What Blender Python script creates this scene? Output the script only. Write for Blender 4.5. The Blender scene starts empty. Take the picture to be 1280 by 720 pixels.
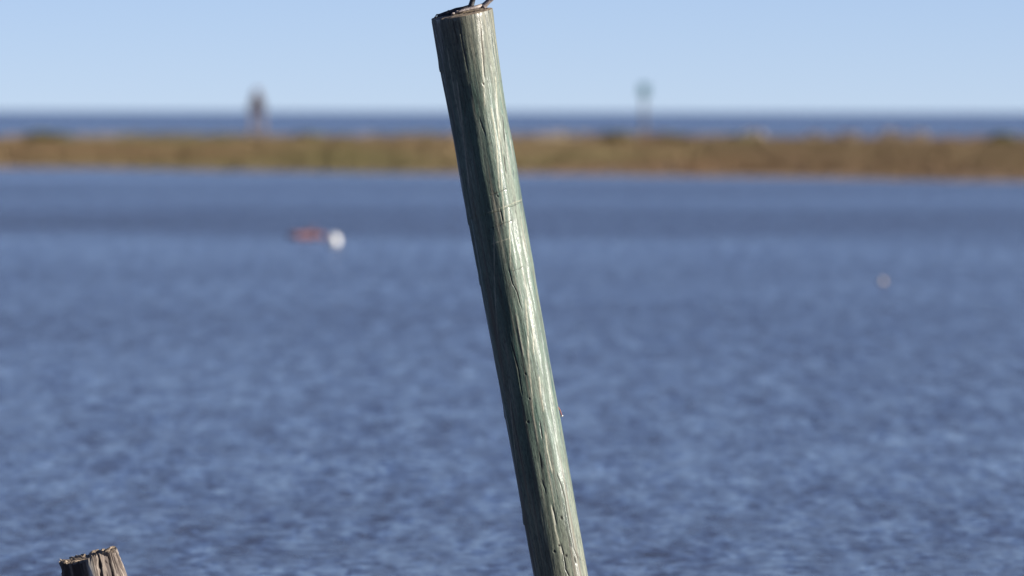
import bpy, bmesh, math, random
import numpy as np
from mathutils import Vector, Matrix
random.seed(7)
rng = np.random.default_rng(11)
R = math.radians
sc = bpy.context.scene
C = sc.collection

# ------------------------------------------------------------------ camera
CAM_H = 3.0                     # eye height above the water, metres
LENS = 300.0
FPX = 1280 * LENS / 36.0        # focal length in photo pixels
PITCH = math.atan(221.0 / FPX)  # horizon 221 px above the picture's middle
ROLL = R(0.11)
D0 = 43.0                       # distance of the pilings
cam_d = bpy.data.cameras.new('camera')
cam = bpy.data.objects.new('camera', cam_d)
C.objects.link(cam)
cam_d.lens = LENS
cam_d.sensor_width = 36.0
cam_d.clip_start = 0.5
cam_d.clip_end = 80000.0
cam.matrix_world = (Matrix.Translation((0, 0, CAM_H)) @ Matrix.Rotation(math.pi / 2 - PITCH, 4, 'X')
                    @ Matrix.Rotation(ROLL, 4, 'Z'))
cam_d.dof.use_dof = True
cam_d.dof.focus_distance = D0
cam_d.dof.aperture_fstop = 2.9
sc.camera = cam

# ------------------------------------------------------------------ sky and sun
SUN_AZ = R(82)     # to the right of straight-back-to-the-camera
SUN_EL = R(18)
sdir = Vector((math.sin(SUN_AZ) * math.cos(SUN_EL), -math.cos(SUN_AZ) * math.cos(SUN_EL), math.sin(SUN_EL)))
w = bpy.data.worlds.new('World')
sc.world = w
w.use_nodes = True
nt = w.node_tree
nt.nodes.clear()
out = nt.nodes.new('ShaderNodeOutputWorld')
bg = nt.nodes.new('ShaderNodeBackground')
sky = nt.nodes.new('ShaderNodeTexSky')
sky.sky_type = 'NISHITA'
sky.sun_disc = False
sky.sun_elevation = SUN_EL
sky.sun_rotation = math.atan2(sdir.x, sdir.y)
sky.altitude = 0
sky.air_density = 0.38
sky.dust_density = 0.0
sky.ozone_density = 2.9
bg.inputs['Strength'].default_value = 0.055
wb = nt.nodes.new('ShaderNodeMix')          # the photograph's cool white balance
wb.data_type = 'RGBA'; wb.blend_type = 'MULTIPLY'; wb.inputs[0].default_value = 1.0
wb.inputs[7].default_value = (1.09, 0.95, 1.01, 1)
nt.links.new(sky.outputs[0], wb.inputs[6])
nt.links.new(wb.outputs[2], bg.inputs['Color'])
nt.links.new(bg.outputs[0], out.inputs['Surface'])

sun_d = bpy.data.lights.new('sun', 'SUN')
sun_d.energy = 5.0
sun_d.angle = R(0.5)
sun_d.color = (1.0, 0.95, 0.86)
sun = bpy.data.objects.new('sun', sun_d)
C.objects.link(sun)
sun.rotation_euler = (-sdir).to_track_quat('-Z', 'Y').to_euler()
sun.location = (20, -10, 30)

vs = sc.view_settings
vs.view_transform = 'Standard'
vs.look = 'None'
vs.exposure = 1.2
vs.gamma = 1.0
vs.use_curve_mapping = False

# ------------------------------------------------------------------ helpers
def ray(px, py):
    v = Vector(((px - 640) / FPX, (360 - py) / FPX, -1.0))
    return cam.matrix_world.to_3x3() @ v

def at(px, py, dist):
    """the point at that distance (along y) seen in that direction"""
    d = ray(px, py)
    return Vector((0, 0, CAM_H)) + d * (dist / d.y)

def on_water(px, py, z=0.0):
    d = ray(px, py)
    return Vector((0, 0, CAM_H)) + d * ((z - CAM_H) / d.z)

def tag(o, label=None, cat=None, group=None, kind=None):
    if label: o['label'] = label
    if cat: o['category'] = cat
    if group: o['group'] = group
    if kind: o['kind'] = kind
    return o

def empty(name, loc=(0, 0, 0)):
    o = bpy.data.objects.new(name, None)
    o.empty_display_size = 0.2
    C.objects.link(o)
    o.location = loc
    return o

def link(name, me, mat=None, parent=None, loc=None, smooth=True):
    o = bpy.data.objects.new(name, me)
    C.objects.link(o)
    if mat: me.materials.append(mat)
    if parent is not None:
        o.parent = parent
    if loc is not None:
        o.location = loc
    if smooth:
        me.polygons.foreach_set('use_smooth', [True] * len(me.polygons))
    return o

def mesh_np(name, V, F):
    me = bpy.data.meshes.new(name)
    me.from_pydata(V.tolist() if hasattr(V, 'tolist') else V, [], F.tolist() if hasattr(F, 'tolist') else F)
    me.update()
    return me

def bm_mesh(name, bm):
    me = bpy.data.meshes.new(name)
    bm.normal_update()
    bm.to_mesh(me)
    bm.free()
    return me

def tube(bm, pts, radii, n=12, cap=True):
    pts = [Vector(p) for p in pts]
    rings = []
    up = Vector((0.13, 0.9, 0.31))
    for i, p in enumerate(pts):
        t = (pts[min(i + 1, len(pts) - 1)] - pts[max(i - 1, 0)]).normalized()
        a = t.cross(up)
        if a.length < 1e-4: a = t.cross(Vector((1, 0, 0)))
        a.normalize()
        b = t.cross(a)
        rings.append([bm.verts.new(p + (a * math.cos(k * 2 * math.pi / n) + b * math.sin(k * 2 * math.pi / n)) * radii[i]) for k in range(n)])
    for r0, r1 in zip(rings, rings[1:]):
        for k in range(n):
            bm.faces.new((r0[k], r0[(k + 1) % n], r1[(k + 1) % n], r1[k]))
    if cap:
        bm.faces.new(list(reversed(rings[0])))
        bm.faces.new(rings[-1])
    return rings

def box(bm, c, s, rot=None, bevel=0.0):
    r = bmesh.ops.create_cube(bm, size=1.0)
    M = Matrix.Translation(c) @ (rot.to_4x4() if rot else Matrix.Identity(4)) @ Matrix.Diagonal((s[0], s[1], s[2], 1))
    bmesh.ops.transform(bm, matrix=M, verts=r['verts'])
    if bevel:
        es = list({e for v in r['verts'] for e in v.link_edges})
        bmesh.ops.bevel(bm, geom=es, offset=bevel, segments=2, affect='EDGES')

# value noise on the plane; periodic in u when per > 0
def vnoise(u, v, seed, per=0):
    r = np.random.default_rng(seed)
    N = 256
    T = r.random((N, N)).astype(np.float32)
    iu = np.floor(u).astype(int); iv = np.floor(v).astype(int)
    fu = u - iu; fv = v - iv
    fu = fu * fu * (3 - 2 * fu); fv = fv * fv * (3 - 2 * fv)
    a = (iu % per) if per else (iu % N)
    b = ((iu + 1) % per) if per else ((iu + 1) % N)
    c = iv % N; d = (iv + 1) % N
    return (T[a, c] * (1 - fu) + T[b, c] * fu) * (1 - fv) + (T[a, d] * (1 - fu) + T[b, d] * fu) * fv

def new_mat(name):
    m = bpy.data.materials.new(name)
    m.use_nodes = True
    t = m.node_tree
    b = t.nodes['Principled BSDF']
    return m, t, b

def N(t, kind, **kw):
    n = t.nodes.new(kind)
    for k, v in kw.items():
        if k in n.inputs: n.inputs[k].default_value = v
        else: setattr(n, k, v)
    return n

def ramp(t, stops, src):
    n = t.nodes.new('ShaderNodeValToRGB')
    e = n.color_ramp.elements
    while len(e) < len(stops): e.new(0.5)
    for i, (p, c) in enumerate(stops):
        e[i].position = p
        e[i].color = (*c, 1)
    t.links.new(src, n.inputs[0])
    return n

def mix(t, fac, a, b, kind='MIX'):
    n = t.nodes.new('ShaderNodeMix')
    n.data_type = 'RGBA'
    n.blend_type = kind
    n.clamp_factor = True
    for s, v in ((n.inputs[0], fac), (n.inputs[6], a), (n.inputs[7], b)):
        if hasattr(v, 'type') and hasattr(v, 'is_linked'): t.links.new(v, s)
        elif isinstance(v, (int, float)): s.default_value = v
        else: s.default_value = (*v, 1)
    return n.outputs[2]

def noise(t, vec, scale, detail=4, rough=0.55, scl=None):
    if scl is not None:
        mp = N(t, 'ShaderNodeMapping')
        mp.inputs['Scale'].default_value = scl
        t.links.new(vec, mp.inputs['Vector'])
        vec = mp.outputs[0]
    n = N(t, 'ShaderNodeTexNoise', Scale=scale, Detail=detail, Roughness=rough)
    t.links.new(vec, n.inputs['Vector'])
    return n

def simple_mat(name, col, rough=0.6, var=0.35, scale=6.0, bump=0.3, metal=0.0, dark=None):
    m, t, b = new_mat(name)
    co = N(t, 'ShaderNodeTexCoord')
    nz = noise(t, co.outputs['Object'], scale, 6, 0.6)
    d = dark or tuple(c * (1 - var) for c in col)
    l = tuple(min(1, c * (1 + var * 0.5)) for c in col)
    r = ramp(t, [(0.3, d), (0.7, l)], nz.outputs['Fac'])
    t.links.new(r.outputs[0], b.inputs['Base Color'])
    b.inputs['Roughness'].default_value = rough
    b.inputs['Metallic'].default_value = metal
    bp = N(t, 'ShaderNodeBump', Strength=bump, Distance=0.01)
    t.links.new(nz.outputs['Fac'], bp.inputs['Height'])
    t.links.new(bp.outputs[0], b.inputs['Normal'])
    return m

# ------------------------------------------------------------------ water
def water_material():
    m, t, b = new_mat('water')
    g = N(t, 'ShaderNodeNewGeometry')
    P = g.outputs['Position']
    # slopes of ripples at three sizes, summed into a perturbed normal
    acc = None
    for (sx, sy, amp, det) in ((12.0, 4.0, 0.40, 3), (4.5, 0.9, 0.22, 2), (2.8, 0.2, 0.12, 2), (0.2, 0.03, 0.05, 2)):
        n = noise(t, P, 1.0, det, 0.6, (sx, sy, 1))
        s = N(t, 'ShaderNodeVectorMath', operation='SUBTRACT')
        t.links.new(n.outputs['Color'], s.inputs[0]); s.inputs[1].default_value = (0.5, 0.5, 0.5)
        k = N(t, 'ShaderNodeVectorMath', operation='MULTIPLY')
        t.links.new(s.outputs[0], k.inputs[0]); k.inputs[1].default_value = (amp, amp, 0)
        if acc is None: acc = k.outputs[0]
        else:
            a = N(t, 'ShaderNodeVectorMath', operation='ADD')
            t.links.new(acc, a.inputs[0]); t.links.new(k.outputs[0], a.inputs[1]); acc = a.outputs[0]
    a = N(t, 'ShaderNodeVectorMath', operation='ADD')
    t.links.new(acc, a.inputs[0]); a.inputs[1].default_value = (0, 0, 1)
    nn = N(t, 'ShaderNodeVectorMath', operation='NORMALIZE')
    t.links.new(a.outputs[0], nn.inputs[0])
    t.links.new(nn.outputs[0], b.inputs['Normal'])
    b.inputs['Base Color'].default_value = (0.040, 0.037, 0.038, 1)
    # cat's paws: patches of fine ripples are rougher, slicks between them smoother
    ra = noise(t, P, 1.0, 2, 0.5, (9.0, 2.4, 1)); rb = noise(t, P, 1.0, 3, 0.55, (3.6, 0.3, 1)); rc = noise(t, P, 1.0, 3, 0.55, (0.035, 0.03, 1))
    m1 = N(t, 'ShaderNodeMath', operation='MULTIPLY_ADD'); t.links.new(rb.outputs['Fac'], m1.inputs[0]); m1.inputs[1].default_value = 1.0; t.links.new(ra.outputs['Fac'], m1.inputs[2])
    m2 = N(t, 'ShaderNodeMath', operation='MULTIPLY_ADD'); t.links.new(rc.outputs['Fac'], m2.inputs[0]); m2.inputs[1].default_value = 0.6; t.links.new(m1.outputs[0], m2.inputs[2])
    # a wind lane crosses the bay 190 to 260 m out, ruffled along its length
    sx = N(t, 'ShaderNodeSeparateXYZ'); t.links.new(P, sx.inputs[0])
    wb_ = N(t, 'ShaderNodeMath', operation='MULTIPLY_ADD'); t.links.new(rc.outputs['Fac'], wb_.inputs[0]); wb_.inputs[1].default_value = 120.0; t.links.new(sx.outputs['Y'], wb_.inputs[2])
    ln = N(t, 'ShaderNodeMath', operation='DIVIDE'); t.links.new(wb_.outputs[0], ln.inputs[0]); ln.inputs[1].default_value = 530.0
    lane = ramp(t, [(0.0, (0.45,) * 3), (0.22, (0.45,) * 3), (0.34, (0.55,) * 3), (0.41, (0.5,) * 3), (0.465, (0.36,) * 3), (0.55, (0.8,) * 3), (0.60, (0.78,) * 3), (0.66, (0.25,) * 3), (0.72, (0.65,) * 3), (0.80, (0.3,) * 3), (1.0, (0.35,) * 3)], ln.outputs[0])
    m3 = N(t, 'ShaderNodeMath', operation='MULTIPLY_ADD'); t.links.new(lane.outputs[0], m3.inputs[0]); m3.inputs[1].default_value = 0.42
    m4 = N(t, 'ShaderNodeMath', operation='ADD'); t.links.new(m2.outputs[0], m4.inputs[0]); m4.inputs[1].default_value = -0.19
    t.links.new(m4.outputs[0], m3.inputs[2])
    mr = N(t, 'ShaderNodeMapRange'); t.links.new(m3.outputs[0], mr.inputs[0])
    mr.inputs[1].default_value = 0.95; mr.inputs[2].default_value = 1.7; mr.inputs[3].default_value = 0.11; mr.inputs[4].default_value = 0.30
    t.links.new(mr.outputs[0], b.inputs['Roughness'])
    b.inputs['IOR'].default_value = 1.33
    return m

S = 40000.0
me = mesh_np('water', np.array([[-S, -200, 0], [S, -200, 0], [S, S, 0], [-S, S, 0]], float), np.array([[0, 1, 2, 3]]))
tag(link('water', me, water_material()), kind='structure')

# ------------------------------------------------------------------ marsh island
def shore_y(x):
    return 403 - 62 * np.tanh(x / 38.0) + 3.0 * np.sin(x * 0.21) + 2.0 * np.sin(x * 0.53 + 1)

def back_y(x):
    return 655 + 12 * np.sin(x * 0.05 + 2) + 6 * np.sin(x * 0.17)

def ground_z(x, y):
    s = y - shore_y(x); e = back_y(x) - y
    rise = 0.42 * (1 - np.exp(-np.clip(s, 0, None) / 45.0)) + 0.22 * np.clip(s / 240, 0, 1)
    rise = rise + 0.35 * np.exp(-((e - 18) / 10.0) ** 2) * (0.4 + 1.1 * vnoise(x * 0.12 + 900, y * 0.02, 5))
    rise = rise + 0.10 * (vnoise(x * 0.1 + 500, y * 0.05, 3) - 0.5)
    z = np.where(s < 0, s * 0.04, rise)
    return np.where(e < 14, np.minimum(z, e * 0.05), z)

nx, ny = 300, 150
X = np.linspace(-300, 300, nx); Y = np.linspace(325, 690, ny)
gx, gy = np.meshgrid(X, Y)
gz = ground_z(gx, gy)
V = np.stack([gx, gy, gz], -1).reshape(-1, 3)
idx = np.arange(nx * ny).reshape(ny, nx)
F = np.stack([idx[:-1, :-1], idx[:-1, 1:], idx[1:, 1:], idx[1:, :-1]], -1).reshape(-1, 4)
m_mud, t, b = new_mat('marsh_mud')
g = N(t, 'ShaderNodeNewGeometry')
nz = noise(t, g.outputs['Position'], 1.0, 5, 0.6, (0.15, 0.05, 1))
r = ramp(t, [(0.3, (0.13, 0.085, 0.05)), (0.55, (0.22, 0.15, 0.095)), (0.75, (0.17, 0.12, 0.07))], nz.outputs['Fac'])
t.links.new(r.outputs[0], b.inputs['Base Color'])
b.inputs['Roughness'].default_value = 0.9
tag(link('marsh_ground', mesh_np('marsh_ground', V, F), m_mud), kind='structure')

# marsh grass: real blades in tufts, coloured in patches (olive cordgrass, rust and straw)
NT = 62000
tx = rng.uniform(-105, 105, NT)
ty = rng.uniform(0, 1, NT) ** 1.25
sy_ = shore_y(tx); by_ = back_y(tx)
bare = 2 + 18 * np.clip(vnoise(tx * 0.09 + 300, tx * 0 + 3.3, 21) * 1.6 - 0.35, 0, 1)
ty = sy_ + bare * rng.uniform(0.4, 1.1, NT) + ty * (by_ - sy_ - bare - 8)
tz = ground_z(tx, ty)
patch = 0.6 * vnoise(tx * 0.07 + 200, ty * 0.012, 31) + 0.4 * vnoise(tx * 0.25 + 200, ty * 0.05, 32)
patch2 = vnoise(tx * 0.11 + 700, ty * 0.02, 33)
olive = np.array([0.172, 0.142, 0.060]); straw = np.array([0.250, 0.178, 0.092])
rust = np.array([0.215, 0.132, 0.070]); dark = np.array([0.120, 0.095, 0.040]); pale = np.array([0.42, 0.34, 0.25])
k = np.clip((patch - 0.38) * 5, 0, 1)[:, None]
col = straw * (1 - k) + olive * k
k2 = np.clip((patch2 - 0.55) * 5, 0, 1)[:, None]
col = col * (1 - k2) + rust * k2
umber = np.array([0.165, 0.105, 0.058])
k5 = (np.clip((tx - 11.5 + 6 * (vnoise(tx * 0.3 + 40, ty * 0.03, 36) - .5) + 0.03 * (ty - 430)) / 2.5, 0, 1) * 0.75)[:, None]
col = col * (1 - k5) + umber * k5
k3 = (rng.random(NT) < 0.22)[:, None] * 0.6
col = col * (1 - k3) + dark * k3
edge = np.exp(-(by_ - ty - 10) / 22.0)
k4 = ((vnoise(tx * 0.35 + 50, ty * 0.02, 41) > 0.72) & (edge > 0.3))[:, None] * 0.9
col = (col * (1 - k4) + pale * k4) * 0.78
hgt = (0.34 + 0.38 * vnoise(tx * 0.2 + 90, ty * 0.03, 51)) * rng.uniform(0.7, 1.2, NT)
hgt *= np.clip((ty - sy_) / 22.0, 0.35, 1.0)
NB = 5
ang = rng.uniform(0, 2 * np.pi, (NT, NB)); lean = rng.uniform(0.05, 0.4, (NT, NB))
off = rng.uniform(-0.28, 0.28, (NT, NB, 2)); hb = hgt[:, None] * rng.uniform(0.65, 1.1, (NT, NB))
bw = rng.uniform(0.025, 0.055, (NT, NB))
bx = tx[:, None] + off[..., 0]; by = ty[:, None] + off[..., 1]; bz = np.repeat(tz[:, None], NB, 1) - 0.03
ca, sa = np.cos(ang), np.sin(ang)
ld = rng.uniform(0, 2 * np.pi, (NT, NB))
p0 = np.stack([bx - ca * bw, by - sa * bw, bz], -1)
p1 = np.stack([bx + ca * bw, by + sa * bw, bz], -1)
p2 = np.stack([bx + np.cos(ld) * lean * hb, by + np.sin(ld) * lean * hb, bz + hb], -1)
V = np.stack([p0, p1, p2], 2).reshape(-1, 3)
nf = NT * NB
me = bpy.data.meshes.new('marsh_grass')
me.vertices.add(nf * 3); me.vertices.foreach_set('co', V.ravel().astype(np.float32))
me.loops.add(nf * 3); me.loops.foreach_set('vertex_index', np.arange(nf * 3, dtype=np.int32))
me.polygons.add(nf); me.polygons.foreach_set('loop_start', np.arange(0, nf * 3, 3, dtype=np.int32))
me.update(calc_edges=True)
ca_ = me.attributes.new('tuft', 'FLOAT_COLOR', 'POINT')
cc = np.repeat(np.repeat(col, NB, 0), 3, 0) * rng.uniform(0.8, 1.2, (nf, 1)).repeat(3, 0)
ca_.data.foreach_set('color', np.concatenate([cc, np.ones((nf * 3, 1))], 1).ravel().astype(np.float32))
m_grass, t, b = new_mat('marsh_grass')
a = N(t, 'ShaderNodeAttribute', attribute_name='tuft')
t.links.new(a.outputs['Color'], b.inputs['Base Color'])
b.inputs['Roughness'].default_value = 0.75
b.inputs['Specular IOR Level'].default_value = 0.2
tag(link('marsh_grass', me, m_grass, smooth=False), 'tawny and olive marsh grass covering the low island', 'grass', kind='stuff')

# low bushes on the crest of the island
def bush_mesh(seed, leaf):
    r = random.Random(seed)
    V, F = [], []
    for i in range(420):
        a = r.uniform(0, 2 * math.pi); u = r.random() ** 0.5; z = r.random()
        lump = 0.8 + 0.25 * math.sin(3 * a + seed) + 0.15 * math.sin(7 * a + 2 * seed)
        rr = u * lump * math.sqrt(max(0.05, 1 - (z * 0.95) ** 2))
        c = Vector((rr * math.cos(a), rr * math.sin(a), z * (0.85 + 0.15 * math.sin(5 * a + seed))))
        q = Matrix.Rotation(r.uniform(0, 6.28), 3, 'Z') @ Matrix.Rotation(r.uniform(-1.2, 1.2), 3, 'X')
        s = leaf * r.uniform(0.6, 1.3)
        n0 = len(V)
        for p in ((-s, 0, -s * .5), (s, 0, -s * .5), (0.2 * s, 0, s)):
            V.append(tuple(c + q @ Vector(p)))
        F.append((n0, n0 + 1, n0 + 2))
    return mesh_np('bush_crown', V, F)

def stems_mesh(seed):
    r = random.Random(seed + 50)
    bm = bmesh.new()
    for i in range(6):
        a = r.uniform(0, 6.28)
        tube(bm, [(0.05 * math.cos(a), 0.05 * math.sin(a), -0.15), (0.25 * math.cos(a), 0.25 * math.sin(a), 0.4),
                  (0.5 * math.cos(a), 0.5 * math.sin(a), 0.8)], [0.035, 0.025, 0.01], 6)
    return bm_mesh('bush_stem', bm)

m_bush = simple_mat('bush_leaf', (0.13, 0.125, 0.04), 0.7, 0.4, 3)
m_pale = simple_mat('dry_leaf', (0.50, 0.42, 0.34), 0.8, 0.25, 3)
m_stem = simple_mat('bush_stem', (0.12, 0.09, 0.06), 0.8)
bush_src = {}
def bush(name, px, py_top, dist, rx, label, group, mat, cat, seed):
    p = at(px, py_top - (2.5 if cat == 'bush' else 0), dist)
    gz0 = float(ground_z(np.array([p.x]), np.array([dist]))[0])
    h = max(0.25, p.z - gz0)
    e = empty(name, (p.x, dist, gz0))
    tag(e, label, cat, group)
    if mat.name not in bush_src: bush_src[mat.name] = {}
    ds = bush_src[mat.name]
    if seed not in ds: ds[seed] = (bush_mesh(seed, 0.16), stems_mesh(seed))
    cr, st = ds[seed]
    for nm, me_, mt in (('crown', cr, mat), ('stem', st, m_stem)):
        o = bpy.data.objects.new(nm, me_)
        if not me_.materials: me_.materials.append(mt)
        C.objects.link(o); o.parent = e
        o.scale = (rx, rx * 0.8, h)
    return e

for i, (px, py, rx) in enumerate([(52, 164, 2.2), (385, 166, 1.6), (770, 165, 1.8), (838, 167, 1.6), (925, 168, 1.8), (1252, 166, 1.4)]):
    lab = {52: 'widest of the low olive shrubs on the marsh crest', 385: 'low olive shrub on the marsh next to a lone pale bush near the wooden beacon',
           770: 'low olive shrub flanking the green channel marker on the marsh crest', 838: 'low olive shrub flanking the green channel marker on the marsh crest'}.get(px, 'low olive shrub on the darker brown end of the marsh crest')
    bush('shrub', px, py, 600 + 6 * (i % 3), rx, lab, 'olive shrubs on the marsh crest', m_bush, 'shrub', i % 3)
for i, (px, py, rx) in enumerate([(380, 168, .8), (942, 166, 1.3), (1060, 167, 1.2), (1112, 165, 1.1), (1122, 168, .8), (1150, 167, 1.1), (1018, 168, .9), (570, 168, .9)]):
    bush('dry_bush', px, py, 628 + 5 * (i % 2), rx, 'pale bleached dry bush along the far edge of the marsh', 'pale dry bushes on the marsh', m_pale, 'bush', 3 + i % 2)

# ------------------------------------------------------------------ beacons standing in the open sea
m_bwood = simple_mat('beacon_wood', (0.14, 0.085, 0.065), 0.8, 0.4, 4)
m_brust = simple_mat('beacon_board', (0.12, 0.06, 0.06), 0.7, 0.3, 2)
m_bleg = simple_mat('beacon_leg', (0.22, 0.16, 0.12), 0.8, 0.4, 3)
DB = 900.0
p = at(322, 175, DB)
bc = empty('wooden_beacon', (p.x, DB, 0))
tag(bc, 'dark wooden beacon on splayed piles in the sea, with reddish boards at its head', 'beacon')
H = at(322, 112, DB).z
for (sx, sy) in ((-1, -1), (1, -1), (-1, 1), (1, 1)):
    bm = bmesh.new()
    tube(bm, [(0.72 * sx, 0.7 * sy, -2.0), (0.62 * sx, 0.6 * sy, 1.0), (0.42 * sx, 0.4 * sy, H - 1.2)], [0.17, 0.16, 0.13], 10)
    link('leg', bm_mesh('leg', bm), m_bleg, bc)
for z, hw in ((1.6, 0.60), (2.9, 0.50)):
    for s in (-1, 1):
        bm = bmesh.new(); box(bm, (0, s * hw * 0.9 - s * 0.0 + s * 0.16, z), (2 * hw + 0.3, 0.08, 0.18), bevel=0.01)
        link('brace', bm_mesh('brace', bm), m_bwood, bc, smooth=False)
bm = bmesh.new(); box(bm, (0, 0, H - 2.2), (1.6, 1.3, 0.16), bevel=0.015)
link('platform', bm_mesh('platform', bm), m_bwood, bc, smooth=False)
for i in range(5):
    z = H - 2.0 + i * 0.33
    wd = 1.85 - 0.2 * i
    bm = bmesh.new(); box(bm, (-0.05, -0.7 + i * 0.004, z), (wd, 0.05, 0.3), bevel=0.008)
    link('board', bm_mesh('board', bm), m_brust, bc, smooth=False)
bm = bmesh.new(); tube(bm, [(-0.05, 0, H - 1.9), (-0.05, 0, H - 0.5), (-0.05, 0, H + 0.1)], [0.45, 0.42, 0.3], 10)
link('mast', bm_mesh('mast', bm), m_bwood, bc)

p = at(805, 175, DB)
dm = empty('channel_marker', (p.x, DB, 0))
tag(dm, 'single pole channel marker with square green board, standing in the sea', 'marker')
zt = at(805, 105, DB).z; zb = at(805, 121, DB).z
bm = bmesh.new(); tube(bm, [(0, 0, -2), (0, 0, 1.5), (0, 0, zt - 0.1)], [0.2, 0.19, 0.16], 12)
link('pole', bm_mesh('pole', bm), simple_mat('marker_pole', (0.10, 0.09, 0.085), 0.7, 0.3, 3), dm)
bm = bmesh.new(); box(bm, (0, -0.24, (zt + zb) / 2), (1.05, 0.04, zt - zb), bevel=0.01)
bd = link('dayboard', bm_mesh('dayboard', bm), simple_mat('marker_green', (0.11, 0.27, 0.27), 0.5, 0.15, 2), dm, smooth=False)
for z in (zt - 0.3, zb + 0.3):
    bm = bmesh.new(); box(bm, (0, -0.195, z), (1.0, 0.05, 0.1), bevel=0.01)
    link('bracket', bm_mesh('bracket', bm), m_bwood, bd, smooth=False)

# ------------------------------------------------------------------ floats on the bay
m_white = simple_mat('buoy_white', (0.78, 0.78, 0.78), 0.45, 0.12, 5, 0.1)
m_buff = simple_mat('buoy_buff', (0.50, 0.42, 0.36), 0.55, 0.2, 5, 0.1)
m_rope = simple_mat('rope', (0.24, 0.20, 0.14), 0.8, 0.3, 30)
def buoy(px, py, rad, mat, label, seed):
    p = on_water(px, py + rad / 200 * FPX * 0.3)
    e = empty('buoy', (p.x, p.y, 0))
    tag(e, label, 'buoy')
    bm = bmesh.new()
    bmesh.ops.create_uvsphere(bm, u_segments=32, v_segments=20, radius=rad)
    for v in bm.verts:
        v.co.z *= 1.0 if v.co.z > 0 else 1.08
        v.co.z += rad * 0.62
    link('float', bm_mesh('float', bm), mat, e)
    bm = bmesh.new()
    tube(bm, [(0, 0, rad * 1.55), (0, 0, rad * 1.75)], [rad * 0.2, rad * 0.16], 14)
    link('collar', bm_mesh('collar', bm), mat, e)
    bm = bmesh.new()
    pts = [Vector((0, 0, rad * 1.72))]
    for i in range(1, 9):
        a = i / 8
        pts.append(Vector((rad * 1.1 * math.sin(a * 1.9), rad * 0.3 * a, rad * (1.75 - 2.0 * a * a))))
    tube(bm, pts, [rad * 0.06] * len(pts), 8)
    link('rope', bm_mesh('rope', bm), m_rope, e)
buoy(417, 303, 0.135, m_white, 'round white buoy floating on the bay beside the reddish driftwood', 1)
buoy(1103, 353, 0.05, m_buff, 'small buff coloured float alone on the open bay', 2)

p = on_water(382, 297)
lg = empty('driftwood_log', (p.x, p.y, 0))
tag(lg, 'reddish waterlogged log lying flat on the bay beside the white buoy', 'log')
bm = bmesh.new()
n = 15
pts, rad = [], []
for i in range(n):
    a = i / (n - 1) * 2 - 1
    pts.append((a * 0.42, 0.05 * math.sin(a * 3), 0.05 + 0.015 * math.sin(a * 5 + 1)))
    rad.append(0.075 * (1 - 0.25 * abs(a) ** 3) * (1 + 0.12 * math.sin(a * 9)))
tube(bm, pts, rad, 14)
link('trunk', bm_mesh('trunk', bm), simple_mat('log_red', (0.30, 0.115, 0.075), 0.6, 0.3, 9), lg)
bm = bmesh.new()
tube(bm, [(0.1, 0, 0.1), (0.16, -0.05, 0.2), (0.21, -0.06, 0.25)], [0.03, 0.024, 0.012], 8)
link('branch_stub', bm_mesh('branch_stub', bm), bpy.data.materials['log_red'], lg)

# ------------------------------------------------------------------ the leaning piling
PXM = D0 / FPX
prof = np.array([   # photo row, left edge, right edge
    [5, 534.5, 615], [18, 537, 616.2], [50, 542.5, 620.2], [90, 549.8, 625.5], [130, 558, 631.5], [180, 567, 639.5], [240, 578, 648.5], [350, 599, 668.5],
    [470, 621.7, 690.3], [590, 643.5, 711.5], [715, 665.5, 733.8], [900, 699, 766], [1150, 744, 811]])
LEAN_Y = math.tan(R(3.0))
def row_of(z): return 139.5 + (CAM_H - z) / PXM
def pil_x(row): return (np.interp(row, prof[:, 0], (prof[:, 1] + prof[:, 2]) / 2) - 640) * PXM
def smooth_interp(row, col):
    k = np.linspace(-14, 14, 9)
    return sum(np.interp(row + q, prof[:, 0], col) for q in k) / 9
def pil_c(row): return (smooth_interp(row, (prof[:, 1] + prof[:, 2]) / 2) - 640) * PXM
def pil_r(row): return smooth_interp(row, prof[:, 2] - prof[:, 1]) / 2 * PXM * 0.984

TOP_ROW, BOT_ROW = 18.0, 1100.0
NTH = 336
rows = np.concatenate([np.linspace(TOP_ROW, 745, 1000), np.linspace(749, BOT_ROW, 90)])
th = np.linspace(0, 2 * np.pi, NTH, endpoint=False)       # 0 faces the camera, +90 degrees faces right
TH, RW = np.meshgrid(th, rows)
Vv = RW * PXM                                             # metres along the pole
u01 = TH / (2 * np.pi)
sh = lambda per, k, seed: vnoise(u01 * per, Vv * k + seed * 3.7, seed, per)
D = 0.0050 * (sh(7, 0.7, 61) - 0.5) * 2 + 0.0034 * (sh(18, 1.3, 62) - 0.5) * 2 + 0.0007 * (sh(34, 2.5, 66) - 0.5) * 2
D += 0.0011 * (sh(26, 11.0, 67) - 0.5) * 2 * sh(9, 4.0, 68)
D += 0.0007 * (sh(60, 3.0, 63) - 0.5) * 2 + 0.0003 * (sh(120, 5.0, 64) - 0.5) * 2
crack = np.zeros_like(D); pale_m = np.zeros_like(D); scar = np.zeros_like(D)

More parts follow.
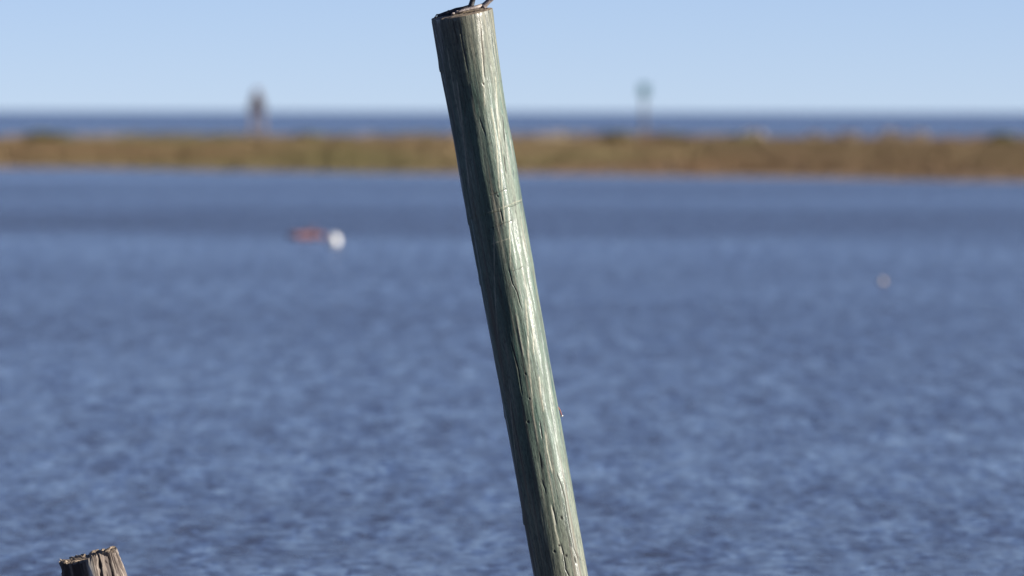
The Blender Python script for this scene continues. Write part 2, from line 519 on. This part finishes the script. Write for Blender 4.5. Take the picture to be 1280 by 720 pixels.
cen_px = smooth_interp(rows, (prof[:, 1] + prof[:, 2]) / 2)
hw_px = smooth_interp(rows, prof[:, 2] - prof[:, 1]) / 2
XP = cen_px[:, None] + hw_px[:, None] * np.sin(TH)         # where each vertex sits across the pole, front side
FRONT = np.cos(TH) > -0.15
ARC = TH.copy(); ARC[ARC > np.pi] -= 2 * np.pi
def th_of(px, py):
    c = np.interp(py, rows, cen_px); h = np.interp(py, rows, hw_px)
    return math.asin(max(-0.99, min(0.99, (px - c) / h)))
def stroke(mask, pts, width, ends=6.0):
    """soft line along points given as (column, row); width in metres on the surface"""
    py = np.array([q[1] for q in pts], float); ta = np.array([th_of(*q) for q in pts])
    sel = (rows > py[0] - ends) & (rows < py[-1] + ends)
    rr = rows[sel]
    tc = np.interp(rr, py, ta) + 0.006 * (vnoise(rr * 0.10, rr * 0 + py[0], 71) - 0.5) * 2
    rad = pil_r(rr)
    d = np.abs(ARC[sel] - tc[:, None]) * rad[:, None]
    fade = np.clip(np.minimum(rr - (py[0] - ends), (py[-1] + ends) - rr) / ends, 0, 1)
    m = np.exp(-(d / width) ** 2) * fade[:, None]
    mask[sel] = np.maximum(mask[sel], m)
def ring(mask, px0, px1, py, width):
    t0, t1 = th_of(px0, py), th_of(px1, py)
    tc = np.clip((ARC - t0) / (t1 - t0), 0, 1)
    inside = (ARC > t0) & (ARC < t1)
    slope = -0.16                                         # square to the axis, so it climbs to the right
    rr = RW - (py + slope * (XP - (px0 + px1) / 2)) - 1.2 * (vnoise(ARC * 9 + 20, ARC * 0 + py, 72) - 0.5)
    m = np.exp(-(rr * PXM / width) ** 2) * inside * (0.45 + 0.55 * vnoise(ARC * 14 + 30, ARC * 0 + py, 73))
    np.maximum(mask, m, out=mask)
def spot(mask, px, py, wx, wy, rot=0.0):
    dx = (ARC - th_of(px, py)) * 0.14; dy = (RW - py) * PXM
    dx = dx - dy * (0.18 + rot)
    m = np.exp(-((dx / wx) ** 2 + (dy / wy) ** 2) ** 1.5)
    np.maximum(mask, m, out=mask)

# drying checks, knife and rope marks and one painted highlight read off the photograph
stroke(crack, [(698, 597), (703, 610), (707.5, 626), (710, 645), (714, 668), (719, 690), (724, 702)], 0.0032)
stroke(crack, [(724, 697), (728, 706), (733, 710)], 0.0022)
stroke(crack, [(692, 636), (694.5, 645), (696, 652)], 0.003)
stroke(crack, [(703, 684), (706, 695), (708, 708)], 0.0026)
stroke(crack, [(708, 712), (712, 720)], 0.003)
stroke(crack, [(636.5, 338), (641, 354), (647, 366), (650, 379), (652, 384)], 0.0018)
stroke(crack, [(600, 150), (602.5, 158), (606, 166)], 0.0022)
stroke(crack, [(631, 201), (633, 216)], 0.0034)
stroke(crack, [(629, 152), (631, 178)], 0.0026)
stroke(crack, [(574, 28), (579, 60), (584, 84)], 0.0022)
stroke(crack, [(566, 24), (571, 50)], 0.003)
stroke(crack, [(602, 40), (604, 70), (606, 96)], 0.0028)
stroke(crack, [(626, 264), (628, 274)], 0.003)
stroke(crack, [(675, 568), (677, 580)], 0.003)
stroke(crack, [(679, 603), (682, 611)], 0.0026)
stroke(crack, [(676, 530), (678, 545)], 0.003)
stroke(crack, [(640, 430), (648, 460), (652, 486)], 0.0022)
for (x_, y_, wx, wy) in ((693.5, 688, .006, .006), (700, 682, .007, .005), (709, 696, .007, .008), (720, 704, .005, .018), (703, 649, .006, .010), (657, 466, .005, .006), (662, 497, .005, .005), (660, 525, .006, .005), (633, 172, .004, .005), (622, 245, .004, .005), (642, 618, .006, .006), (604, 106, .004, .008)):
    spot(scar, x_, y_, wx, wy)
ring(crack, 612, 634, 240.5, 0.0022); ring(crack, 612, 642, 280, 0.0022); ring(crack, 640, 655, 338, 0.0016)
ring(pale_m, 608, 652, 259.5, 0.0026); ring(pale_m, 614, 638, 300, 0.0024); ring(crack, 612, 655, 262, 0.0016)
stroke(pale_m, [(601, 22), (603, 46), (603, 70), (604, 100), (606, 132)], 0.0042)
stroke(pale_m, [(620, 103), (622, 130), (624, 165), (626, 200), (628, 240), (631, 279)], 0.0036)  # highlight of a narrow ridge, put into the pale colour
stroke(pale_m, [(615, 140), (621, 180), (623, 212), (624, 235)], 0.0042)
stroke(pale_m, [(637, 262), (637.5, 300), (638, 333)], 0.0036)
stroke(pale_m, [(617, 296), (617.5, 340), (620, 390), (625, 440), (630, 470)], 0.0026)
stroke(pale_m, [(658, 380), (660.5, 410), (661, 440), (663, 470)], 0.0048)
stroke(pale_m, [(664, 380), (667, 410), (668, 440)], 0.0032)
stroke(pale_m, [(663, 465), (665.5, 500), (667, 520), (672, 550)], 0.0034)
stroke(pale_m, [(675, 475), (677, 495), (680, 512)], 0.0052)
stroke(pale_m, [(683, 545), (685.5, 566), (689, 582), (691, 589)], 0.0044)
stroke(pale_m, [(690, 635), (695, 660), (702, 690)], 0.0038)
stroke(pale_m, [(570, 100), (578, 170), (585, 225)], 0.004)
stroke(pale_m, [(558, 60), (566, 110), (574, 150)], 0.003)
stroke(pale_m, [(637, 480), (642, 540), (650, 610), (653, 640)], 0.0026)
stroke(pale_m, [(646, 395), (651, 425), (654, 440)], 0.004)
for k in range(24):                                       # the rest of the pole, all round
    a0 = rng.uniform(0, 2 * np.pi); r0 = rng.uniform(20, 1000); ln = rng.uniform(40, 200)
    sel = (rows > r0) & (rows < r0 + ln)
    rr = rows[sel]
    dd = np.abs((TH[sel] - (a0 + 0.03 * np.sin(rr / 40.0 + k))[:, None] + np.pi) % (2 * np.pi) - np.pi) * 0.14
    mk = np.exp(-(dd / rng.uniform(0.0015, 0.003)) ** 2) * np.sin(np.pi * (rr - r0) / ln)[:, None]
    tgt, amt = (crack, 0.75) if k % 4 == 0 else (pale_m, 0.6)
    tgt[sel] = np.maximum(tgt[sel], mk * amt)
pale_m *= 0.55 + 0.6 * vnoise(u01 * 160, Vv * 70, 74, 160)
D += -0.0028 * crack - 0.0035 * scar + 0.0007 * pale_m
# a bark ridge or two that break the left outline
for (r0, am) in ((80, .004), (515, .003), (648, .005), (347, .003), (272, .003)):
    D += am * np.exp(-((RW - r0) / 9.0) ** 2) * np.exp(-((ARC + 1.5) / 0.25) ** 2) * (RW < r0 + 4)
# step at the old rope ring
D += 0.0022 * (1 / (1 + np.exp((RW - (260 - 0.16 * (XP - 630))) / 0.6))) * np.exp(-((RW - 235) / 40.0) ** 2)
# splintered rim
D -= 0.0016 * np.clip(1 - (RW - TOP_ROW) / 4.0, 0, 1) * (0.3 + vnoise(u01 * 40, Vv * 20, 75, 40))

# facets added along the lit side, shaped to catch the sun's highlight
for (r0, r1, a0, sg, am) in ((175, 345, 80, 17, .0075), (95, 285, 57, 6, .0022), (330, 470, 62, 9, .003), (455, 520, 66, 12, .003), (30, 110, 46, 7, .0016), (520, 640, 72, 16, .0035), (380, 560, 38, 9, .002)):
    D += am * np.exp(-((ARC - R(a0)) / R(sg)) ** 2) / (1 + np.exp(-(RW - r0) / 9.0)) / (1 + np.exp((RW - r1) / 9.0))
CUT_T = R(-0.2)          # the cut is square to the axis; it faces the camera a little
row_top_off = 0.0
rad = pil_r(rows)[:, None] + D
cx = pil_c(rows)[:, None]
zc = CAM_H - (rows[:, None] - 139.5) * PXM
cy = D0 - (zc - CAM_H) * LEAN_Y
# ring planes: tilted with the axis (10 degrees in the picture plane, plus toward the camera near the cut)
ax = math.atan(0.18)
tilt_near = R(2.8) * np.clip(1 - (rows[:, None] - TOP_ROW) / 60.0, 0, 1)
lx = rad * np.sin(TH); ly = -rad * np.cos(TH)
PX = cx + lx * math.cos(ax); PZ = zc + lx * math.sin(ax) + ly * np.sin(tilt_near + math.atan(LEAN_Y))
PY = cy + ly
V = np.stack([PX, PY, PZ], -1)
base = Vector((float(pil_c(np.array([884.0]))[0]), float(D0 + CAM_H * LEAN_Y), 0.0))
V = V - np.array(base)
nr = len(rows)
idx = np.arange(nr * NTH).reshape(nr, NTH)
nxt = np.roll(idx, -1, axis=1)
F = np.stack([idx[:-1], idx[1:], nxt[1:], nxt[:-1]], -1).reshape(-1, 4)
me = mesh_np('shaft', V.reshape(-1, 3), F)
def fattr(me, name, arr):
    a = me.attributes.new(name, 'FLOAT', 'POINT'); a.data.foreach_set('value', arr.ravel().astype(np.float32))
def vattr(me, name, arr):
    a = me.attributes.new(name, 'FLOAT_VECTOR', 'POINT'); a.data.foreach_set('vector', arr.ravel().astype(np.float32))
fattr(me, 'crack', np.maximum(crack, scar)); fattr(me, 'pale', np.clip(pale_m, 0, 1))
vattr(me, 'pc', np.stack([0.14 * np.sin(TH), -0.14 * np.cos(TH), Vv], -1))

def piling_material():
    m, t, b = new_mat('treated_wood')
    P = N(t, 'ShaderNodeAttribute', attribute_name='pc').outputs['Vector']
    grain = noise(t, P, 1.0, 6, 0.62, (70, 70, 3.0))
    fine = noise(t, P, 1.0, 4, 0.6, (260, 260, 14))
    patch = noise(t, P, 1.0, 4, 0.55, (16, 16, 1.4))
    c1 = ramp(t, [(0.36, (0.042, 0.085, 0.064)), (0.50, (0.092, 0.142, 0.110)), (0.64, (0.165, 0.195, 0.158))], patch.outputs['Fac']).outputs[0]
    c2 = ramp(t, [(0.35, (0.10, 0.082, 0.062)), (0.6, (0.25, 0.235, 0.195))], patch.outputs['Fac']).outputs[0]
    gm = ramp(t, [(0.54, (0, 0, 0)), (0.68, (0.9, 0.9, 0.9))], grain.outputs['Fac']).outputs[0]
    c = mix(t, gm, c1, c2)
    # browner at the head and greyer towards the water
    sp = N(t, 'ShaderNodeSeparateXYZ'); t.links.new(P, sp.inputs[0])
    hd = N(t, 'ShaderNodeMapRange'); t.links.new(sp.outputs['Z'], hd.inputs[0])
    hd.inputs[1].default_value = 0.06; hd.inputs[2].default_value = 0.55; hd.inputs[3].default_value = 1; hd.inputs[4].default_value = 0
    hn = N(t, 'ShaderNodeMath', operation='MULTIPLY'); t.links.new(hd.outputs[0], hn.inputs[0]); hn.inputs[1].default_value = 0.75
    c = mix(t, hn.outputs[0], c, ramp(t, [(0.38, (0.065, 0.047, 0.034)), (0.6, (0.27, 0.23, 0.175))], grain.outputs['Fac']).outputs[0])
    lo = N(t, 'ShaderNodeMapRange'); t.links.new(sp.outputs['Z'], lo.inputs[0])
    lo.inputs[1].default_value = 2.2; lo.inputs[2].default_value = 2.9; lo.inputs[3].default_value = 0; lo.inputs[4].default_value = 0.7
    c = mix(t, lo.outputs[0], c, ramp(t, [(0.38, (0.105, 0.095, 0.066)), (0.6, (0.25, 0.235, 0.175))], grain.outputs['Fac']).outputs[0])
    st = ramp(t, [(0.36, (0.45, 0.42, 0.40)), (0.5, (1, 1, 1))], fine.outputs['Fac']).outputs[0]
    c = mix(t, 0.8, c, st, 'MULTIPLY')
    pl = N(t, 'ShaderNodeAttribute', attribute_name='pale')
    c = mix(t, pl.outputs['Fac'], c, (0.45, 0.40, 0.33))
    mott = noise(t, P, 1.0, 5, 0.65, (140, 140, 45))
    c = mix(t, 0.85, c, ramp(t, [(0.36, (0.38, 0.40, 0.38)), (0.52, (1, 1, 1)), (0.66, (1.0, 1.0, 1.0))], mott.outputs['Fac']).outputs[0], 'MULTIPLY')
    brn = noise(t, P, 1.0, 3, 0.5, (34, 34, 0.9))
    c = mix(t, ramp(t, [(0.56, (0, 0, 0)), (0.70, (0.75, 0.75, 0.75))], brn.outputs['Fac']).outputs[0], c, (0.105, 0.072, 0.05))
    cr = N(t, 'ShaderNodeAttribute', attribute_name='crack')
    c = mix(t, cr.outputs['Fac'], c, (0.022, 0.017, 0.014))
    c = mix(t, 1.0, c, (0.76, 0.80, 0.72), 'MULTIPLY')
    t.links.new(c, b.inputs['Base Color'])
    rr = ramp(t, [(0.4, (0.20,) * 3), (0.62, (0.34,) * 3)], grain.outputs['Fac']).outputs[0]
    gl = noise(t, P, 1.0, 4, 0.6, (62, 62, 3.2))
    rr = mix(t, ramp(t, [(0.42, (0, 0, 0)), (0.50, (1, 1, 1))], gl.outputs['Fac']).outputs[0], rr, (0.70, 0.70, 0.70))
    rr = mix(t, cr.outputs['Fac'], rr, (0.9, 0.9, 0.9))
    t.links.new(rr, b.inputs['Roughness'])
    b.inputs['Specular IOR Level'].default_value = 0.8
    ad = N(t, 'ShaderNodeMath', operation='ADD'); t.links.new(grain.outputs['Fac'], ad.inputs[0])
    ml = N(t, 'ShaderNodeMath', operation='MULTIPLY'); t.links.new(fine.outputs['Fac'], ml.inputs[0]); ml.inputs[1].default_value = 0.5
    t.links.new(ml.outputs[0], ad.inputs[1])
    ad2 = N(t, 'ShaderNodeMath', operation='MULTIPLY_ADD'); t.links.new(mott.outputs['Fac'], ad2.inputs[0]); ad2.inputs[1].default_value = 0.7; t.links.new(ad.outputs[0], ad2.inputs[2])
    bp = N(t, 'ShaderNodeBump', Strength=0.6, Distance=0.0026)
    t.links.new(ad2.outputs[0], bp.inputs['Height'])
    t.links.new(bp.outputs[0], b.inputs['Normal'])
    return m
m_pil = piling_material()
pil = empty('wooden_piling', base)
tag(pil, 'tall leaning greenish wooden piling with bird feet on its cut top', 'piling')
link('shaft', me, m_pil, pil)

# sawn end: rings of vertices stepping in from the rim, rough with growth rings
top = V[0]
ctr = top.mean(0)
NR = 26
Vs, Fs, rr_ = [], [], []
for i in range(NR):
    f = 1 - i / NR
    ring_v = ctr + (top - ctr) * f
    nzv = 0.0035 * (vnoise(u01[0] * 48, np.full(NTH, i * 0.8), 81, 48) - 0.5) + 0.003 * (vnoise(u01[0] * 12, np.full(NTH, i * 0.3), 82, 12) - 0.5)
    if i == 0: nzv = nzv * 0
    ring_v = ring_v + np.stack([nzv * 0, nzv * 0, nzv + 0.004 * min(i, 4) / 4], -1)
    Vs.append(ring_v); rr_.append(np.full(NTH, f))
Vs.append((ctr + np.array([0, 0, 0.004]))[None]); rr_.append(np.zeros(1))
VV = np.concatenate(Vs)
for i in range(NR - 1):
    a = i * NTH + np.arange(NTH); b2 = i * NTH + (np.arange(NTH) + 1) % NTH
    Fs += np.stack([a, b2, b2 + NTH, a + NTH], -1).tolist()
last = (NR - 1) * NTH
Fs += [(last + k, last + (k + 1) % NTH, NR * NTH) for k in range(NTH)]
me = mesh_np('sawn_end', VV, Fs)
fattr(me, 'rad', np.concatenate(rr_))
m_end, t, b = new_mat('sawn_end')
co = N(t, 'ShaderNodeTexCoord')
ra = N(t, 'ShaderNodeAttribute', attribute_name='rad')
nz = noise(t, co.outputs['Object'], 30, 5)
ad = N(t, 'ShaderNodeMath', operation='MULTIPLY_ADD'); t.links.new(ra.outputs['Fac'], ad.inputs[0]); ad.inputs[1].default_value = 160.0
t.links.new(nz.outputs['Fac'], ad.inputs[2])
sn = N(t, 'ShaderNodeMath', operation='SINE'); t.links.new(ad.outputs[0], sn.inputs[0])
r = ramp(t, [(0.0, (0.24, 0.18, 0.12)), (1.0, (0.40, 0.31, 0.21))], sn.outputs[0])
c = mix(t, ramp(t, [(0.45, (0, 0, 0)), (0.7, (1, 1, 1))], nz.outputs['Fac']).outputs[0], r.outputs[0], (0.17, 0.13, 0.10))
t.links.new(c, b.inputs['Base Color']); b.inputs['Roughness'].default_value = 0.85
link('sawn_end', me, m_end, pil)

# rusty nail with a bent, shiny head on the lit side
q = np.array(at(698, 510, D0)) ; q2 = np.array(at(702.2, 520.5, D0)); q1 = np.array(at(700.4, 514, D0))
yn = float(D0 - (q[2] - CAM_H) * LEAN_Y)
for a_ in (q, q1, q2): a_[1] = yn
bm = bmesh.new()
tube(bm, [Vector(q - np.array(base)) + Vector((-0.03, 0, 0.012)), Vector(q - np.array(base)), Vector(q1 - np.array(base)), Vector(q2 - np.array(base))], [0.0032, 0.0032, 0.003, 0.003], 10)
m_rust = simple_mat('rust', (0.30, 0.10, 0.06), 0.7, 0.4, 60)
nail = link('nail', bm_mesh('nail', bm), m_rust, pil)
bm = bmesh.new()
h0 = Vector(q2 - np.array(base))
tube(bm, [h0 + Vector((-0.001, 0, 0.002)), h0 + Vector((0.002, 0, -0.004))], [0.0075, 0.0075], 14)
link('nail_head', bm_mesh('nail_head', bm), simple_mat('steel', (0.62, 0.60, 0.57), 0.35, 0.2, 60, metal=0.6), nail)

# ------------------------------------------------------------------ the weathered stump of a second piling
def stump():
    nth, nrow = 260, 240
    c0 = at(115, 696, D0)                       # middle of the top
    # axis leans like the tall one
    L = c0.z + 0.5
    tt = np.linspace(0, 1, nrow) ** 1.6
    th = np.linspace(0, 2 * np.pi, nth, endpoint=False)
    TH, T = np.meshgrid(th, tt)
    u = TH / (2 * np.pi)
    s = T * L
    D = 0.012 * (vnoise(u * 7, s * 1.2, 91, 7) - .5) * 2
    u = (u + 0.012 * (vnoise(u * 12, s * 9 + 3, 99, 12) - .5) + 0.006 * (vnoise(u * 30, s * 30 + 3, 100, 30) - .5)) % 1.0
    g1 = vnoise(u * 38, s * 2.2 + 5, 92, 38); g2 = vnoise(u * 60, s * 3.0, 93, 60); g3 = vnoise(u * 120, s * 9, 94, 120)
    fis = np.clip((0.36 - g1) * 4.5, 0, 1) + 0.9 * np.clip((0.36 - g2) * 4, 0, 1) + 0.6 * np.clip((0.36 - g3) * 4, 0, 1) + 0.9 * np.clip((0.28 - vnoise(u * 50, s * 22, 101, 50)) * 5, 0, 1)
    D += -0.011 * np.clip(fis, 0, 1.3) + 0.006 * (g2 - .5) + 0.004 * (g3 - .5) - 0.045 * np.exp(-s / 0.14) * np.clip(np.sin(TH), 0, 1) ** 2
    rad = 0.176 + 0.012 * T + D
    # ragged top: higher on the right, with a saddle
    lx = np.sin(TH); ly = -np.cos(TH)
    rag = 0.004 * lx + 0.020 * np.clip((lx + 0.25) / 0.5, 0, 1)
    rag = rag + 0.012 * (vnoise(u * 30, u * 0 + 1, 95, 30) - .5) + 0.014 * (vnoise(u * 90, u * 0 + 1, 96, 90) - .5) - 0.008 * np.clip(fis, 0, 1) - 0.010 * np.cos(TH)
    zz = c0.z - s + rag * np.exp(-s / 0.10)
    ax = math.atan(0.20)
    x = c0.x + s * 0.20 + rad * lx * math.cos(ax)
    z = zz + rad * lx * math.sin(ax) * 0.55
    y = D0 + rad * ly + s * 0.04
    V = np.stack([x, y, z], -1)
    base = np.array([c0.x + c0.z * 0.20, D0, 0.0])
    V = V - base
    idx = np.arange(nrow * nth).reshape(nrow, nth); nxt = np.roll(idx, -1, 1)
    F = np.stack([idx[:-1], idx[1:], nxt[1:], nxt[:-1]], -1).reshape(-1, 4)
    e = empty('wooden_stump', base)
    tag(e, 'short weathered grey brown piling stump with a ragged split top', 'stump')
    me = mesh_np('shaft', V.reshape(-1, 3), F)
    fattr(me, 'crack', np.clip(fis, 0, 1))
    pale = np.exp(-((((TH - R(-3)) + np.pi) % (2 * np.pi) - np.pi) / 0.07) ** 2) * np.exp(-((s - 0.07) / 0.06) ** 2)
    fattr(me, 'pale', np.clip(pale * (1 - fis), 0, 1))
    vattr(me, 'pc', np.stack([0.16 * np.sin(TH), -0.16 * np.cos(TH), s], -1))
    m, t, b = new_mat('weathered_wood')
    P = N(t, 'ShaderNodeAttribute', attribute_name='pc').outputs['Vector']
    grain = noise(t, P, 1.0, 6, 0.65, (80, 80, 6)); fine = noise(t, P, 1.0, 4, 0.6, (260, 260, 40))
    c = ramp(t, [(0.34, (0.055, 0.04, 0.033)), (0.5, (0.155, 0.118, 0.096)), (0.66, (0.31, 0.26, 0.215))], grain.outputs['Fac']).outputs[0]
    c = mix(t, 0.6, c, ramp(t, [(0.38, (0.35, 0.33, 0.3)), (0.55, (1, 1, 1))], fine.outputs['Fac']).outputs[0], 'MULTIPLY')
    c = mix(t, N(t, 'ShaderNodeAttribute', attribute_name='pale').outputs['Fac'], c, (0.62, 0.56, 0.48))
    c = mix(t, N(t, 'ShaderNodeAttribute', attribute_name='crack').outputs['Fac'], c, (0.05, 0.035, 0.03))
    t.links.new(c, b.inputs['Base Color']); b.inputs['Roughness'].default_value = 0.8
    bp = N(t, 'ShaderNodeBump', Strength=0.8, Distance=0.006)
    t.links.new(grain.outputs['Fac'], bp.inputs['Height']); t.links.new(bp.outputs[0], b.inputs['Normal'])
    link('shaft', me, m, e)
    top = V[0]; ctr = top.mean(0) - np.array([0, 0, 0.012])
    NRs = 22; Vs = []; Fs = []
    for i in range(NRs):
        f = 1 - i / NRs
        nz = (0.030 * (vnoise(u[0] * 24, np.full(nth, i * 0.35), 97, 24) - .5) + 0.014 * (vnoise(u[0] * 60, np.full(nth, i * 0.9), 98, 60) - .5)) * min(1, i / 2) * f
        Vs.append(ctr + (top - ctr) * f + np.stack([nz * 0, nz * 0, nz], -1))
    Vs.append(ctr[None]); VV = np.concatenate(Vs)
    for i in range(NRs - 1):
        a = i * nth + np.arange(nth); b2 = i * nth + (np.arange(nth) + 1) % nth
        Fs += np.stack([a, b2, b2 + nth, a + nth], -1).tolist()
    la = (NRs - 1) * nth
    Fs += [(la + k, la + (k + 1) % nth, NRs * nth) for k in range(nth)]
    link('broken_top', mesh_np('broken_top', VV, Fs), simple_mat('rotten_wood', (0.30, 0.23, 0.165), 0.9, 0.5, 40, 0.8, dark=(0.10, 0.07, 0.05)), e)
stump()

# ------------------------------------------------------------------ the bird on the piling: only its feet and shanks are in the picture
def bird():
    topc = Vector(ctr) + base
    foot_z = topc.z
    e = empty('pelican', (topc.x + 0.08, topc.y, foot_z))
    tag(e, 'bird perched on the piling top, only dark webbed feet and shanks showing', 'bird')
    def P(px, py, dy): 
        v = at(px, py, D0)
        return Vector((v.x, topc.y + dy, v.z)) - e.location
    m_leg_shaded = simple_mat('bird_leg_shaded', (0.02, 0.018, 0.02), 0.45, 0.4, 80, 0.4)  # shade on the far leg put into its colour; the webs share it
    m_leg_lit = simple_mat('bird_leg_lit', (0.22, 0.18, 0.165), 0.5, 0.35, 80, 0.4)  # same leg skin, lighter because sunlight is put into the colour
    def surf(x, dy):      # height of the sawn end under a point
        return math.tan(ax) * (x - topc.x) - math.sin(R(2.8) + math.atan(LEAN_Y)) * (-dy) * -1.0
    def leg(ank, knee, hip, toes, mat, dy):
        bm = bmesh.new()
        a = P(*ank, dy); k = P(*knee, dy); h = P(*hip, dy * 0.7)
        tube(bm, [a, a.lerp(k, 0.15), a.lerp(k, 0.5), a.lerp(k, 0.9), k, k.lerp(h, 0.3), h],
             [0.017, 0.0155, 0.0135, 0.0145, 0.018, 0.020, 0.036], 14)
        link('shank', bm_mesh('shank', bm), mat, e)
        f = bm = bmesh.new()
        ends = []
        for (tx_, ty_, ddy) in toes:
            tp = P(tx_, ty_, dy + ddy)
            m1 = a.lerp(tp, 0.35) + Vector((0, 0, 0.007)); m2 = a.lerp(tp, 0.7) + Vector((0, 0, 0.006))
            tube(bm, [a + Vector((0.004, 0, 0.010)), m1, m2, tp], [0.012, 0.0075, 0.0065, 0.0045], 10)
            cl = (tp - a).normalized()
            tube(bm, [tp, tp + cl * 0.010 + Vector((0, 0, 0.002)), tp + cl * 0.018 - Vector((0, 0, 0.004))], [0.0055, 0.004, 0.001], 8)
            ends.append((m1, m2, tp))
        ft = link('foot', bm_mesh('foot', bm), mat, e)
        bm = bmesh.new()
        for (A, B) in zip(ends, ends[1:]):
            g = []
            for s_ in range(7):
                w_ = s_ / 6
                sag = 1 - 0.16 * math.sin(math.pi * w_)
                colm = []
                for (pa, pb, q_) in ((A[0], B[0], .35), (A[1], B[1], .7), (A[2], B[2], 1.0)):
                    v = pa.lerp(pb, w_)
                    v = a + (v - a) * (sag if q_ == 1 else 1)
                    colm.append(v)
                g.append([bm.verts.new(a)] + [bm.verts.new(v) for v in colm])
            for c0, c1 in zip(g, g[1:]):
                for i in range(3):
                    bm.faces.new((c0[i], c0[i + 1], c1[i + 1], c1[i]))
        bmesh.ops.remove_doubles(bm, verts=bm.verts, dist=1e-5)
        bmesh.ops.solidify(bm, geom=bm.faces[:], thickness=0.004)
        link('web', bm_mesh('web', bm), m_leg_shaded, ft)
    # far leg coloured as in shade, near leg as in sun; toes point left
    leg((588, 10.5), (592.5, -6), (600, -34), [(562, 13.5, 0.09), (548, 18.5, 0.05), (546, 21.5, 0.0), (553, 22.5, -0.04)], m_leg_shaded, 0.02)
    leg((603, 9.5), (616, -3.5), (622, -36), [(578, 12.5, 0.03), (573, 14.5, -0.02), (568, 17, -0.065)], m_leg_lit, -0.045)
    # body above the frame: one skinned surface
    bc = P(612, -62, 0)
    ctl = np.array([(0.38, -0.03, .012), (0.32, -0.025, .045), (0.22, -0.01, .085), (0.10, 0.0, .125), (0, 0.005, .142), (-0.10, 0.035, .128), (-0.18, 0.085, .088), (-0.235, 0.15, .056),
                    (-0.255, 0.22, .044), (-0.24, 0.30, .040), (-0.235, 0.37, .041), (-0.26, 0.43, .050), (-0.30, 0.455, .048), (-0.345, 0.445, .030)])
    k_ = np.linspace(0, len(ctl) - 1, 90)
    sm = sum(np.stack([np.interp(np.clip(k_ + q, 0, len(ctl) - 1), np.arange(len(ctl)), ctl[:, j]) for j in range(3)], -1) for q in (-.45, -.25, 0, .25, .45)) / 5
    bm = bmesh.new()
    tube(bm, [bc + Vector((q[0], 0, q[1])) for q in sm], [q[2] for q in sm], 24)
    link('body', bm_mesh('body', bm), simple_mat('plumage', (0.15, 0.125, 0.105), 0.8, 0.5, 14, 0.4), e)
    bm = bmesh.new()
    hd = bc + Vector((-0.33, 0, 0.45))
    tube(bm, [hd, hd + Vector((-0.08, 0, -0.05)), hd + Vector((-0.2, 0, -0.14)), hd + Vector((-0.27, 0, -0.2)), hd + Vector((-0.28, 0, -0.225))], [0.032, 0.026, 0.018, 0.012, 0.003], 12)
    link('bill', bm_mesh('bill', bm), simple_mat('bill', (0.33, 0.26, 0.19), 0.5, 0.3, 20), e)
    for s_ in (-1, 1):
        bm = bmesh.new()
        bmesh.ops.create_uvsphere(bm, u_segments=24, v_segments=14, radius=1)
        for v in bm.verts:
            tp = 1 - 0.55 * max(0, v.co.x)
            v.co = Vector((v.co.x * 0.27, v.co.y * 0.028, v.co.z * 0.105 * tp))
            v.co = Matrix.Rotation(R(6), 3, 'Y') @ v.co
            v.co += bc + Vector((0.10, s_ * 0.128, 0.03))
        link('wing', bm_mesh('wing', bm), bpy.data.materials['plumage'], e)
        bm = bmesh.new(); bmesh.ops.create_uvsphere(bm, u_segments=12, v_segments=8, radius=0.009)
        for v in bm.verts: v.co += bc + Vector((-0.31, s_ * 0.042, 0.462))
        link('eye', bm_mesh('eye', bm), simple_mat('eye', (0.02, 0.02, 0.02), 0.1), e)
bird()
